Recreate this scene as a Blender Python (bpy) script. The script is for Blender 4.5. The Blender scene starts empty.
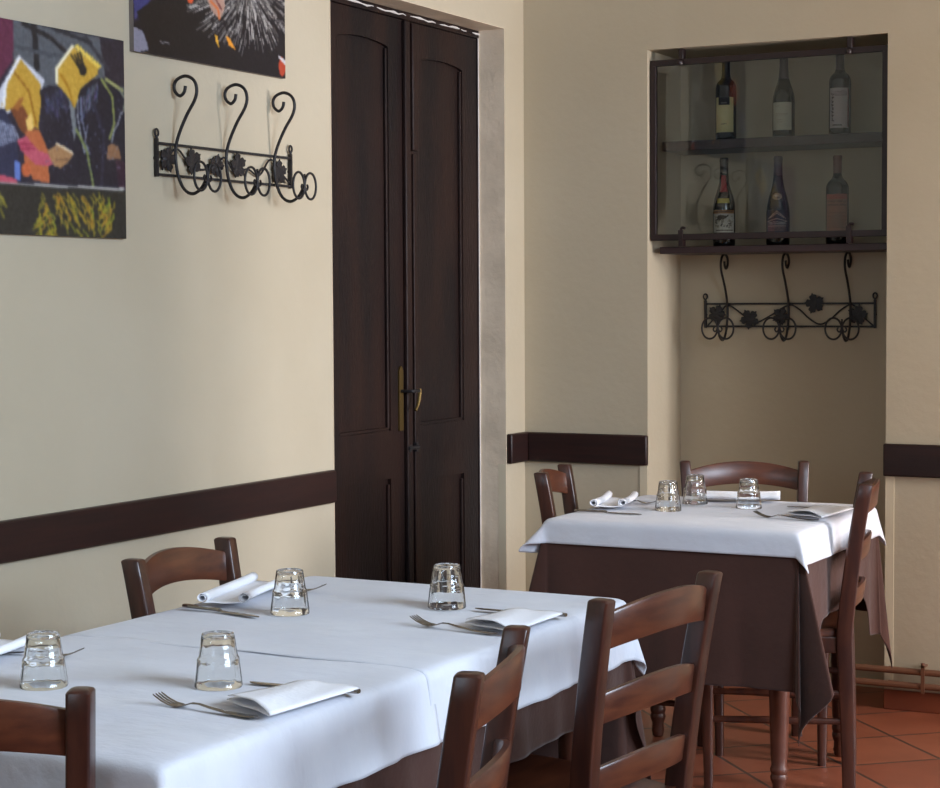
import bpy, math, random
import numpy as np
from mathutils import Vector, Matrix
random.seed(7)
C = bpy.context.scene.collection
PI = math.pi

# ------------------------------------------------------------------ helpers
def lin(r, g, b):
    def f(c):
        c /= 255.0
        return c/12.92 if c <= .04045 else ((c+.055)/1.055)**2.4
    return (f(r), f(g), f(b), 1.0)

class MB:
    def __init__(s): s.v = []; s.f = []
    def add(s, vs, fs):
        n = len(s.v); s.v += [tuple(v) for v in vs]; s.f += [tuple(i+n for i in f) for f in fs]; return s
    def box(s, x0, x1, y0, y1, z0, z1):
        v = [(x, y, z) for z in (z0, z1) for y in (y0, y1) for x in (x0, x1)]
        return s.add(v, [(0,2,3,1),(4,5,7,6),(0,1,5,4),(2,6,7,3),(0,4,6,2),(1,3,7,5)])
    def loft(s, rings, cap=True, closed=True):
        n = len(rings[0]); v = [p for r in rings for p in r]; f = []
        for i in range(len(rings)-1):
            for j in range(n if closed else n-1):
                k = (j+1) % n
                f.append((i*n+j, i*n+k, (i+1)*n+k, (i+1)*n+j))
        if cap and closed:
            f.append(tuple(range(n-1, -1, -1))); m = (len(rings)-1)*n
            f.append(tuple(range(m, m+n)))
        return s.add(v, f)
    def lathe(s, prof, seg=32, c=(0,0,0), cap=True, mod=None):
        rings = []
        for r, z in prof:
            ring = []
            for k in range(seg):
                a = 2*PI*k/seg; q = r*(mod(a, z) if mod else 1)
                ring.append((c[0]+q*math.cos(a), c[1]+q*math.sin(a), c[2]+z))
            rings.append(ring)
        return s.loft(rings, cap)
    def tube(s, pts, r, seg=10, closed=False):
        P = [Vector(p) for p in pts]; n = len(P); rings = []; up = None
        for i in range(n):
            a = P[i-1] if (i or closed) else P[i]; b = P[(i+1) % n] if (i < n-1 or closed) else P[i]
            t = (b-a).normalized()
            if up is None:
                up = Vector((0,0,1)) if abs(t.z) < .9 else Vector((1,0,0))
            up = (up - t*up.dot(t)).normalized(); w = t.cross(up)
            rr = r(i/(n-1)) if callable(r) else r
            rings.append([P[i] + (up*math.cos(2*PI*k/seg) + w*math.sin(2*PI*k/seg))*rr for k in range(seg)])
        if closed:
            rings.append(rings[0]); return s.loft(rings, cap=False)
        return s.loft(rings)
    def build(s, name, m=None, parent=None, smooth=True, bevel=0, angle=35, kind=None):
        me = bpy.data.meshes.new(name); me.from_pydata(s.v, [], s.f); me.validate()
        import bmesh
        bm = bmesh.new(); bm.from_mesh(me)
        bmesh.ops.remove_doubles(bm, verts=bm.verts, dist=1e-6)
        bmesh.ops.recalc_face_normals(bm, faces=bm.faces)
        bm.to_mesh(me); bm.free()
        o = bpy.data.objects.new(name, me); C.objects.link(o)
        if m: me.materials.append(m)
        if smooth:
            for p in me.polygons: p.use_smooth = True
            me.set_sharp_from_angle(angle=math.radians(angle))
        if bevel:
            b = o.modifiers.new('soft_edges', 'BEVEL'); b.width = bevel; b.segments = 2
            b.limit_method = 'ANGLE'; b.angle_limit = math.radians(40)
        if parent: o.parent = parent
        if kind: o['kind'] = kind
        return o

def smooth_path(pts, n=6):
    """Catmull-Rom through the points"""
    P = [Vector(p) for p in pts]; out = []
    for i in range(len(P)-1):
        a = P[max(i-1, 0)]; b = P[i]; c = P[i+1]; d = P[min(i+2, len(P)-1)]
        for k in range(n):
            t = k/n
            out.append(.5*((2*b)+(c-a)*t+(2*a-5*b+4*c-d)*t*t+(3*b-a-3*c+d)*t**3))
    out.append(P[-1]); return out

def rrect(cx, cy, w, d, z, r=.006, n=3):
    """rounded rectangle ring in a horizontal plane"""
    r = min(r, w/2*.98, d/2*.98); ring = []
    for (sx, sy, a0) in ((1,1,0),(-1,1,PI/2),(-1,-1,PI),(1,-1,1.5*PI)):
        for k in range(n+1):
            a = a0 + PI/2*k/n
            ring.append((cx+sx*(w/2-r)+r*math.cos(a), cy+sy*(d/2-r)+r*math.sin(a), z))
    return ring

def thing(name, label, cat, loc=(0,0,0), rz=0, group=None):
    o = bpy.data.objects.new(name, None); o.empty_display_size = .05; C.objects.link(o)
    o.location = loc; o.rotation_euler = (0, 0, rz); o['label'] = label; o['category'] = cat
    if group: o['group'] = group
    return o
def tag(o, label, cat, group=None):
    o['label'] = label; o['category'] = cat
    if group: o['group'] = group
    return o

# ------------------------------------------------------------------ materials
def mat(name, col, rough=.6, spec=.5, col2=None, scale=8, bump=0, bscale=60, stretch=(1,1,1), metal=0, coat=0, detail=4, sheen=0, contrast=(.35,.65)):
    m = bpy.data.materials.new(name); m.use_nodes = True; nt = m.node_tree; N = nt.nodes; L = nt.links
    b = N['Principled BSDF']; b.inputs['Base Color'].default_value = col
    b.inputs['Roughness'].default_value = rough; b.inputs['Specular IOR Level'].default_value = spec
    b.inputs['Metallic'].default_value = metal; b.inputs['Coat Weight'].default_value = coat
    b.inputs['Coat Roughness'].default_value = .25; b.inputs['Sheen Weight'].default_value = sheen
    tc = N.new('ShaderNodeTexCoord'); mp = N.new('ShaderNodeMapping'); mp.inputs['Scale'].default_value = stretch
    L.new(tc.outputs['Object'], mp.inputs[0])
    if col2:
        no = N.new('ShaderNodeTexNoise'); no.inputs['Scale'].default_value = scale; no.inputs['Detail'].default_value = detail
        L.new(mp.outputs[0], no.inputs[0])
        cr = N.new('ShaderNodeValToRGB'); cr.color_ramp.elements[0].color = col; cr.color_ramp.elements[1].color = col2
        cr.color_ramp.elements[0].position, cr.color_ramp.elements[1].position = contrast
        L.new(no.outputs[0], cr.inputs[0]); L.new(cr.outputs[0], b.inputs['Base Color'])
    if bump:
        n2 = N.new('ShaderNodeTexNoise'); n2.inputs['Scale'].default_value = bscale; n2.inputs['Detail'].default_value = 5
        L.new(mp.outputs[0], n2.inputs[0])
        bp = N.new('ShaderNodeBump'); bp.inputs['Strength'].default_value = bump; bp.inputs['Distance'].default_value = .01
        L.new(n2.outputs[0], bp.inputs['Height']); L.new(bp.outputs[0], b.inputs['Normal'])
    return m

wall_m = mat('cream_plaster', lin(188,177,155), .75, .25, lin(182,170,147), 1.6, .12, 35)
ceil_m = mat('ceiling_plaster', lin(214,208,196), .9)
jamb_m = mat('taupe_jamb_paint', lin(232,214,190), .6, .4, lin(212,195,172), 6, .25, 30)
white_m = mat('bare_plaster_edge', lin(205,200,195), .8)
rail_m = mat('dark_stained_rail', lin(33,17,16), .42, .45, lin(44,22,19), 5, .08, 60, (1,1,14))
rail_y = mat('dark_stained_rail_side', lin(33,17,16), .42, .45, lin(44,22,19), 5, .08, 60, (1,1,14))
door_m = mat('old_dark_door_wood', lin(23,16,17), .5, .25, lin(40,24,20), 2.2, .25, 40, (3,3,.7))
wood_m = mat('walnut_stained_beech', lin(46,22,17), .32, .5, lin(68,35,23), 6, .05, 80, (8,8,1.2), coat=.3)
woodh_m = mat('walnut_stained_beech_across', lin(62,30,20), .32, .5, lin(88,47,29), 6, .05, 80, (1.2,8,8), coat=.3)
tabw_m = mat('table_wood', lin(70,38,28), .4, .5, lin(90,50,36), 6)
linen_m = mat('white_table_linen', lin(206,207,213), .85, .2, lin(198,199,207), 3, .45, 14, (1,2.2,1), sheen=.15)
napk_m = mat('white_napkin_linen', lin(232,232,236), .85, .2, None, 3, .15, 90)
brown_m = mat('brown_table_linen', lin(70,45,38), .9, .15, lin(64,41,34), 5, .2, 40, sheen=.2)
iron_m = mat('black_wrought_iron', lin(26,23,26), .5, .5, None, 1, .3, 120)
fr_m = mat('plum_brown_frame', lin(34,19,20), .4, .5)
sheld_m = mat('shelf_wood', lin(42,25,27), .45, .5, lin(50,31,32), 5, 0, 10, (1,8,8))
steel_m = mat('cutlery_steel', lin(150,145,140), .22, .5, metal=1)
brass_m = mat('aged_brass', lin(124,104,66), .5, .5, metal=1)
pipe_m = mat('painted_copper_pipe', lin(112,74,54), .4, .5)
base_m = mat('terracotta_skirting', lin(128,66,42), .5, .5, lin(112,56,36), 4)
black_m = mat('dark_bottle_glass', lin(9,12,12), .08, .6)
green_m = mat('smoky_green_bottle_glass', lin(14,18,17), .1, .5)
caps_m = mat('black_capsule_foil', lin(18,17,20), .35, .5)
capp_m = mat('purple_grey_capsule_foil', lin(62,50,56), .4, .5)
capr_m = mat('faded_red_capsule_foil', lin(98,60,52), .4, .5)
guard_m = mat('clear_corner_guard', lin(214,202,176), .3, .5)
board_m = mat('print_edge', lin(120,112,108), .6)
winw_m = mat('white_window_paint', lin(230,228,222), .5)

def tile_material():
    m = bpy.data.materials.new('terracotta_floor'); m.use_nodes = True; nt = m.node_tree; N = nt.nodes; L = nt.links
    b = N['Principled BSDF']; b.inputs['Roughness'].default_value = .42
    tc = N.new('ShaderNodeTexCoord'); mp = N.new('ShaderNodeMapping')
    mp.inputs['Rotation'].default_value = (0, 0, math.radians(47.5)); mp.inputs['Location'].default_value = TILE_SHIFT
    L.new(tc.outputs['Object'], mp.inputs[0])
    br = N.new('ShaderNodeTexBrick'); br.offset = 0; br.squash = 1
    br.inputs['Scale'].default_value = 1; br.inputs['Brick Width'].default_value = .316; br.inputs['Row Height'].default_value = .316
    br.inputs['Mortar Size'].default_value = .006; br.inputs['Mortar Smooth'].default_value = .2; br.inputs['Bias'].default_value = 0
    br.inputs['Color1'].default_value = lin(152,86,60); br.inputs['Color2'].default_value = lin(132,70,49); br.inputs['Mortar'].default_value = lin(70,52,44)
    L.new(mp.outputs[0], br.inputs[0])
    no = N.new('ShaderNodeTexNoise'); no.inputs['Scale'].default_value = 7; no.inputs['Detail'].default_value = 6; L.new(tc.outputs['Object'], no.inputs[0])
    mx = N.new('ShaderNodeMix'); mx.data_type = 'RGBA'; mx.blend_type = 'MULTIPLY'; mx.inputs[0].default_value = .5
    cr = N.new('ShaderNodeValToRGB'); cr.color_ramp.elements[0].color = (.55,.5,.48,1); cr.color_ramp.elements[0].position = .3; cr.color_ramp.elements[1].position = .65
    L.new(no.outputs[0], cr.inputs[0]); L.new(br.outputs['Color'], mx.inputs[6]); L.new(cr.outputs[0], mx.inputs[7]); L.new(mx.outputs[2], b.inputs['Base Color'])
    bp = N.new('ShaderNodeBump'); bp.inputs['Strength'].default_value = .35; bp.inputs['Distance'].default_value = .004; bp.invert = True
    L.new(br.outputs['Fac'], bp.inputs['Height']); L.new(bp.outputs[0], b.inputs['Normal'])
    return m
TILE_SHIFT = (.10, .014, 0)
floor_m = tile_material()

def pane_material():
    m = bpy.data.materials.new('display_pane_glass'); m.use_nodes = True; nt = m.node_tree; N = nt.nodes; L = nt.links
    for n in list(N):
        if n.type == 'BSDF_PRINCIPLED': N.remove(n)
    out = [n for n in N if n.type == 'OUTPUT_MATERIAL'][0]
    fr = N.new('ShaderNodeFresnel'); fr.inputs[0].default_value = 1.42
    t = N.new('ShaderNodeBsdfTransparent'); t.inputs[0].default_value = (.93,.94,.93,1)
    g = N.new('ShaderNodeBsdfGlossy'); g.inputs['Roughness'].default_value = .01; g.inputs[0].default_value = (1,1,1,1)
    mx = N.new('ShaderNodeMixShader'); L.new(fr.outputs[0], mx.inputs[0]); L.new(t.outputs[0], mx.inputs[1]); L.new(g.outputs[0], mx.inputs[2]); L.new(mx.outputs[0], out.inputs[0])
    return m
pane_m = pane_material()
def glass_material():
    m = bpy.data.materials.new('clear_tumbler_glass'); m.use_nodes = True; b = m.node_tree.nodes['Principled BSDF']
    b.inputs['Base Color'].default_value = (.985,.995,.99,1); b.inputs['Roughness'].default_value = 0
    b.inputs['Transmission Weight'].default_value = 1; b.inputs['IOR'].default_value = 1.5
    return m
glass_m = glass_material()

def print_material(name, rough=.35):
    m = bpy.data.materials.new(name); m.use_nodes = True; N = m.node_tree.nodes; b = N['Principled BSDF']
    a = N.new('ShaderNodeAttribute'); a.attribute_name = 'ink'; m.node_tree.links.new(a.outputs['Color'], b.inputs['Base Color'])
    b.inputs['Roughness'].default_value = rough
    return m
print_m = print_material('photo_print_ink', .4); label_m = print_material('label_paper_ink', .7)

class Canvas:
    """a printed picture as a grid of ink colours, row 0 at the bottom"""
    def __init__(s, w, h, bg): s.w, s.h = w, h; s.a = np.empty((h, w, 3)); s.a[:] = bg; s.yy, s.xx = np.mgrid[0:h, 0:w]; s.u = (s.xx+.5)/w; s.v = (s.yy+.5)/h
    def mask_poly(s, pts):
        m = np.zeros((s.h, s.w), bool); n = len(pts)
        for i in range(n):
            x1, y1 = pts[i]; x2, y2 = pts[(i+1) % n]
            if y1 == y2: continue
            c = ((s.v > y1) != (s.v > y2)) & (s.u < (x2-x1)*(s.v-y1)/(y2-y1)+x1); m ^= c
        return m
    def poly(s, pts, col, a=1): m = s.mask_poly(pts); s.a[m] = s.a[m]*(1-a)+np.array(col)*a
    def line(s, pts, col, w=.008, a=1, asp=1.4):
        for (x1, y1), (x2, y2) in zip(pts, pts[1:]):
            dx, dy = (x2-x1)*asp, y2-y1; l = dx*dx+dy*dy+1e-12
            t = np.clip((((s.u-x1)*asp)*dx+(s.v-y1)*dy)/l, 0, 1)
            d = np.hypot((s.u-x1)*asp-t*dx, (s.v-y1)-t*dy); m = d < w
            s.a[m] = s.a[m]*(1-a)+np.array(col)*a
    def spot(s, x, y, r, col, a=1, asp=1.4, ry=None):
        d = ((s.u-x)*asp/r)**2+((s.v-y)/(ry or r))**2; m = d < 1; s.a[m] = s.a[m]*(1-a)+np.array(col)*a
    def speckle(s, amt, seed=1): s.a += np.random.RandomState(seed).normal(0, amt, (s.h, s.w, 1)); s.a = np.clip(s.a, 0, 255)
    def soften(s, n=1):
        for _ in range(n):
            p = np.pad(s.a, ((1,1),(1,1),(0,0)), 'edge'); s.a = (p[:-2,1:-1]+p[2:,1:-1]+p[1:-1,:-2]+p[1:-1,2:]+2*p[1:-1,1:-1])/6
    def mesh(s, name, posf, m, parent):
        vs = [posf(i/s.w, j/s.h) for j in range(s.h+1) for i in range(s.w+1)]; w = s.w+1
        fs = [(j*w+i, j*w+i+1, (j+1)*w+i+1, (j+1)*w+i) for j in range(s.h) for i in range(s.w)]
        me = bpy.data.meshes.new(name); me.from_pydata(vs, [], fs)
        o = bpy.data.objects.new(name, me); C.objects.link(o); me.materials.append(m)
        ca = me.color_attributes.new('ink', 'FLOAT_COLOR', 'CORNER')
        c = np.clip(s.a, 0, 255)/255; c = np.where(c <= .04045, c/12.92, ((c+.055)/1.055)**2.4)
        c = np.concatenate([c, np.ones((s.h, s.w, 1))], 2).reshape(-1, 4)
        ca.data.foreach_set('color', np.repeat(c, 4, axis=0).astype(np.float32).ravel())
        for p in me.polygons: p.use_smooth = True
        if parent: o.parent = parent
        return o

# ------------------------------------------------------------------ the room
XL, YB, XR, YF, ZC = -3.104, 6.344, 1.4, -2.0, 3.1
NX0, NX1, NZ, NY = -2.612, -1.742, 2.288, 6.668
DY0, DY1, DZ = 4.995, 6.185, 2.380
MB().box(XL-.3, XR+.3, YF-.3, 6.95, -.05, 0).build('floor', floor_m, kind='structure')
MB().box(XL-.3, XR+.3, YF-.3, 6.95, ZC, ZC+.05).build('ceiling', ceil_m, kind='structure')
w = MB()
w.box(XL-.25, XL, YF-.25, DY0, 0, ZC); w.box(XL-.25, XL, DY1, YB+.6, 0, ZC); w.box(XL-.25, XL, DY0, DY1, DZ, ZC); w.box(XL-.25, XL-.17, DY0, DY1, 0, DZ)
w.build('wall_left', wall_m, smooth=False, kind='structure')
w = MB()
w.box(XL, NX0, YB, YB+.6, 0, ZC); w.box(NX1, XR, YB, YB+.6, 0, ZC); w.box(NX0, NX1, YB, YB+.6, NZ, ZC); w.box(NX0, NX1, NY, YB+.6, 0, NZ)
w.build('wall_back', wall_m, smooth=False, kind='structure')
# the wall behind the camera with its wide window, and the right wall with a tall narrow window and a second window
def wall_with_windows(name, axis, c0, c1, a0, a1, wins):
    w = MB(); cur = a0
    def seg(p, q, z0, z1):
        if axis == 'x': w.box(c0, c1, p, q, z0, z1)
        else: w.box(p, q, c0, c1, z0, z1)
    for (p, q, z0, z1) in wins:
        seg(cur, p, 0, ZC); seg(p, q, 0, z0); seg(p, q, z1, ZC); cur = q
    seg(cur, a1, 0, ZC)
    return w.build(name, wall_m, smooth=False, kind='structure')
WR = [(1.3, 3.6, 1.3, 2.95), (5.05, 5.75, .35, 2.5)]
WF = [(-2.5, -.7, 1.3, 2.9)]
wall_with_windows('wall_right', 'x', XR, XR+.25, YF-.25, YB+.6, WR)
wall_with_windows('wall_front', 'y', YF-.25, YF, XL, XR, WF)
MB().box(-.68, XR, 4.75, 4.90, 0, ZC).build('wall_light_block', wall_m, smooth=False, kind='structure')  # added unseen wall: keeps the cool near-window daylight off the niche and back area
def window(n, axis, c, p, q, z0, z1):
    m = MB(); t = .05
    def bar(a, b, za, zb):
        if axis == 'x': m.box(c, c+.05, a, b, za, zb)
        else: m.box(a, b, c, c+.05, za, zb)
    bar(p, p+t, z0, z1); bar(q-t, q, z0, z1); bar(p+t, q-t, z0, z0+t); bar(p+t, q-t, z1-t, z1); mid = (p+q)/2
    bar(mid-.02, mid+.02, z0+t, z1-t)
    m.build('window_%d' % n, winw_m, bevel=.004, kind='structure')
window(1, 'x', XR+.1, *WR[0]); window(2, 'x', XR+.1, *WR[1]); window(3, 'y', YF-.15, *WF[0])

# chair rails
def rail(n, x0, x1, y0, y1, z0, z1, m=None):
    return MB().box(x0, x1, y0, y1, z0, z1).build('trim_%d' % n, m or rail_m, bevel=.005, kind='structure')
rail(1, XL, XL+.022, YF, 4.978, .778, .879)
rail(2, XL, XL+.022, 6.19, YB, .801, .910)
rail(3, XL+.022, NX0+.004, YB-.022, YB, .801, .910)
rail(4, NX1-.004, XR, YB-.022, YB, .797, .907)
# terracotta skirting and slim corner guards
MB().box(NX1, XR, YB-.012, YB, 0, .068).build('baseboard_back', base_m, bevel=.002, kind='structure')
MB().box(XL, NX0, YB-.012, YB, 0, .068).build('baseboard_niche', base_m, bevel=.002, kind='structure')
MB().box(XL, XL+.012, YF, DY0, 0, .068).build('baseboard_left', base_m, bevel=.002, kind='structure')
def guard(n, x, y, sx, z1=.80):
    m = MB(); m.box(min(x, x-sx*.03), max(x, x-sx*.03), y-.002, y, .07, z1); m.build('trim_%d' % n, guard_m, smooth=False, kind='structure')
guard(5, NX0, YB, 1); guard(6, NX1, YB, -1)
MB().box(XL-.03, XL, DY1-.002, DY1, .0, .80).build('trim_7', guard_m, smooth=False, kind='structure')
# painted reveals of the door opening: jambs and head
m = MB(); m.box(XL-.168, XL+.0015, DY1-.0015, DY1+.0, 0, DZ); m.box(XL-.168, XL+.0015, DY0, DY0+.0015, 0, DZ); m.box(XL-.168, XL+.0015, DY0, DY1, DZ-.0015, DZ)
m.build('trim_8', jamb_m, smooth=False, kind='structure')
# chipped pale plaster line where the frame meets the reveal
m = MB()
pts = [(XL-.103, DY0+.01+i*.0295, DZ-.012-random.random()*.006) for i in range(41)]
m.tube(pts, lambda t: .0018+.0042*abs(math.sin(t*43)*math.sin(t*17)), 6)
m.tube([(XL-.104, DY1-.005, z) for z in np.linspace(.05, DZ-.02, 40)], lambda t: .002+.002*abs(math.sin(t*60)), 6)
m.build('trim_9', white_m, kind='structure')

# ------------------------------------------------------------------ the dark double door
d = bpy.data.objects.new('door_1', None); C.objects.link(d); d['kind'] = 'structure'; d.location = (XL-.107, DY0, 0)
# local: y along the wall, x out into the room (0 = face of the leaves)
H = DZ-.0025
fm = MB(); fm.box(-.05, .004, .002, .10, 0, H); fm.box(-.05, .006, .10, 1.188, H-.028, H); fm.box(-.05, .004, 1.178, 1.188, 0, H-.028)
fm.build('door_frame', door_m, d, bevel=.003)
def leaf(y0, y1, panels, astragal=None):
    m = MB(); z1 = H-.03
    zs = [0.005, panels[0][2], panels[0][3], panels[1][2], panels[1][3], z1]
    a, b = panels[0][0], panels[0][1]
    m.box(-.04, 0, y0, a, .005, z1); m.box(-.04, 0, b, y1, .005, z1)
    m.box(-.04, 0, a, b, zs[0], zs[1]); m.box(-.04, 0, a, b, zs[2], zs[3])
    # top rail with a shallow arch cut into its lower edge
    n = 16; vs = []; zt = panels[1][3]
    for i in range(n+1):
        t = i/n; y = a+(b-a)*t; za = zt-.016+.016*math.sin(PI*t)**.7
        vs += [(-.04, y, za), (0, y, za), (0, y, z1), (-.04, y, z1)]
    fs = []
    for i in range(n):
        for j in range(4): k = (j+1) % 4; fs.append((i*4+j, i*4+k, (i+1)*4+k, (i+1)*4+j))
    m.add(vs, fs)
    o = m.build('door_leaf', door_m, d, smooth=False, bevel=.003)
    for (p, q, za, zb) in panels:
        pm = MB(); pm.box(-.03, -.014, p-.002, q+.002, za-.002, zb+.002)
        pm.build('panel', door_m, o, smooth=False)
        fr = MB()
        for (ya, yb, zc, zd) in ((p, p+.012, za, zb-.02), (q-.012, q, za, zb-.02), (p, q, za, za+.012)):
            fr.box(-.014, -.003, ya, yb, zc, zd)
        fr.build('moulding', door_m, o, smooth=False, bevel=.003)
    return o
L1 = leaf(.103, .642, [(.208, .538, .20, .800), (.208, .538, .962, 2.262)])
L2 = leaf(.646, 1.176, [(.742, 1.066, .20, .775), (.742, 1.066, .966, 2.238)])
MB().box(0, .016, .628, .662, .01, H-.032).build('meeting_strip', door_m, L1, bevel=.004)
MB().box(0, .020, .672, .712, 1.91, H-.035).build('upper_strip', door_m, L2, bevel=.004)
MB().box(.0, .009, .692, .712, .3, 1.90).build('inner_strip', door_m, L2, bevel=.003)
m = MB(); m.loft([[(x, y, z) for y, z in ((.588,.958),(.616,.958),(.616,1.160),(.610,1.172),(.602,1.178),(.594,1.172),(.588,1.160))] for x in (-.001, .006)])
m.build('handle_plate', brass_m, L1, smooth=False)
m = MB(); m.tube(smooth_path([(.004,.602,1.092),(.040,.602,1.092),(.050,.612,1.092),(.050,.648,1.092)]), .006, 8)
m.build('handle_bar', iron_m, L1)
m = MB(); m.tube(smooth_path([(.050,.650,1.099),(.050,.649,1.075),(.050,.640,1.050),(.050,.622,1.026)]), lambda t: .0065-.0015*t, 8)
m.build('handle_grip', brass_m, L1)
m = MB(); m.tube([(.016,.630,.895),(.016,.700,.895)], .007, 8); m.box(.0, .014, .690, .706, .88, .912); m.box(.0,.018,.634,.652,.882,.908); m.build('bolt', iron_m, L1)

# ------------------------------------------------------------------ canvas prints on the left wall
def picture(y0, z0, w, h, cv, label):
    t = thing('canvas_print', label, 'picture', (XL+.014, y0+.012, z0))
    MB().box(-.014, 0, 0, w, 0, h).build('board', board_m, t, smooth=False)
    cv.mesh('printed_face', lambda u, v: (.0008, u*w, v*h), print_m, t)
    return t
W1, H1 = .72, .510
def q1(X, Y):     # a position read off the enlarged photograph -> fraction of the print
    t = X/416.; top = 25+80*t; bot = 750+16*t
    return (.345+.655*t, (bot-Y)/(bot-top))
def P1(*p): return [q1(a, b) for a, b in p]
cv = Canvas(210, 150, (48, 46, 56))
cv.poly([(0,0),(.36,0),(.36,1),(0,1)], (70,30,60)); cv.poly(P1((-200,20),(45,30),(40,250),(-200,300)), (96,38,66))
cv.poly(P1((45,35),(415,110),(415,330),(40,330)), (86,90,97)); cv.poly(P1((330,95),(415,105),(415,260),(350,240)), (40,34,46))
cv.line(P1((110,50),(118,190)), (30,30,36), .02); cv.line(P1((75,45),(160,90),(225,150)), (30,30,36), .012); cv.line(P1((50,120),(160,150),(260,160)), (66,72,80), .01)
cv.line(P1((280,90),(360,200)), (54,54,62), .012); cv.line(P1((170,60),(300,110)), (38,38,46), .01)
# left figure: white-rimmed yellow hood, dark sleeve
cv.poly(P1((-60,330),(40,170),(140,260),(200,262),(240,420),(250,588),(-60,575)), (34,32,50))
cv.poly(P1((-30,380),(-20,300),(60,150),(142,232),(125,300),(100,380),(50,330)), (206,206,216))
cv.poly(P1((0,345),(18,240),(48,170),(62,158),(128,246),(132,290),(118,400),(80,370),(42,330)), (196, 152, 56))
cv.poly(P1((30,330),(70,320),(112,400),(96,440),(60,400)), (120,64,36)); cv.poly(P1((36,330),(60,296),(76,290),(56,336)), (160,96,44)); cv.poly(P1((78,370),(98,340),(104,392),(88,420)), (236,196,110))
cv.line(P1((40,200),(90,270),(112,380)), (150,98,24), .006); cv.line(P1((62,158),(18,245),(10,330)), (232,232,236), .010)
cv.poly(P1((126,268),(160,250),(205,258),(228,330),(246,450),(252,592),(150,585)), (28,27,42))
for k in range(50):
    r = random.Random(k+1200); x = 140+70*r.random(); y = 262+r.random()*90; cv.line(P1((x, y), (x+5, y+14+r.random()*16)), (66+r.randint(0,40), 70+r.randint(0,40), 104+r.randint(0,40)), .0035, .5); cv.poly(P1((-60,340),(14,330),(46,420),(60,560),(-60,560)), (40,44,70))
for k in range(14): x = -50+k*7; cv.line(P1((x, 350+k*3), (x+14, 430+(k*37) % 40)), (170,176,196), .004)
cv.poly(P1((78,405),(122,400),(150,470),(152,578),(100,570),(70,500)), (184, 100, 60)); cv.poly(P1((50,435),(80,420),(100,450),(120,470),(170,490),(165,520),(110,520),(62,470)), (190, 84, 104))
cv.line(P1((55,448),(98,448)), (150,40,70), .005); cv.line(P1((60,465),(104,462)), (150,40,70), .005)
cv.poly(P1((146,472),(180,446),(206,456),(232,484),(212,512),(190,530),(166,520)), (166,124,84)); cv.line(P1((176,500),(214,500)), (120,84,60), .005); cv.line(P1((178,446),(232,478)), (230,214,180), .006)
cv.spot(*q1(78,535), .035, (192,96,56)); cv.poly(P1((40,500),(58,510),(60,572),(40,572)), (96,122,190)); cv.line(P1((-20,560),(40,578)), (190,80,100), .02)
# right figure: yellow hood bent forward, dark coat with green and white trim
cv.poly(P1((246,320),(258,268),(300,232),(350,225),(400,262),(430,300),(430,595),(250,592),(232,470)), (27,26,40))
for k in range(60):
    r = random.Random(k+900); t = r.random(); x = 262+60*t; y = 300-62*math.sin(t*1.5)+r.random()*60; cv.line(P1((x, y), (x-6+r.random()*6, y+14+r.random()*18)), (74+r.randint(0,50), 80+r.randint(0,50), 110+r.randint(0,40)), .0035, .6)
cv.poly(P1((182,250),(180,200),(236,122),(325,190),(322,215),(262,262),(240,330),(225,300),(195,262)), (198, 156, 58))
cv.line(P1((182,240),(182,195),(236,122)), (240,232,200), .010)
for k in range(9): a = q1(246+k*9.5, 124+k*8.4); b = q1(256+k*9.5, 120+k*8.4); cv.line([a, b], (238,206,90), .008)
cv.line(P1((195,215),(222,262),(236,322)), (170,118,26), .006)
for dx in (0,10,20,30): cv.line(P1((232+dx,150-dx*.2),(262+dx*.5,200)), (28,26,30), .006)
cv.spot(*q1(270,200), .028, (28,26,30))
cv.poly(P1((222,300),(240,330),(246,400),(236,440),(226,350)), (120,126,130)); cv.line(P1((252,300),(250,360),(262,430),(272,480)), (150,156,168), .005); cv.line(P1((262,290),(262,350),(276,420)), (110,118,140), .005); cv.line(P1((285,380),(274,440),(290,480)), (120,126,146), .004)
cv.line(P1((335,232),(372,290),(378,380),(360,430)), (132,140,76), .008); cv.line(P1((350,232),(408,270)), (150,152,96), .010); cv.line(P1((245,400),(280,470),(300,588)), (120,132,76), .008)
cv.poly(P1((352,455),(368,446),(392,456),(402,500),(350,500)), (138,100,72)); cv.poly(P1((380,505),(430,505),(430,596),(390,592)), (48,26,44)); cv.line(P1((414,335),(400,350),(392,380),(378,400),(368,440)), (150,154,162), .005); cv.line(P1((400,270),(418,300),(412,340)), (120,124,110), .007); cv.line(P1((300,300),(340,420),(330,590)), (40,40,58), .012)
for k in range(26):
    r = random.Random(k); x = 260+r.random()*140; y = 300+r.random()*240; cv.spot(*q1(x, y), .006, (120,126,150), .7)
for k in range(30):
    r = random.Random(k+90); x = 130+r.random()*100; y = 270+r.random()*290; cv.spot(*q1(x, y), .005, (96,100,130), .7)
cv.line(P1((-230,560),(0,582),(410,600)), (172,170,166), .007)
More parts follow.
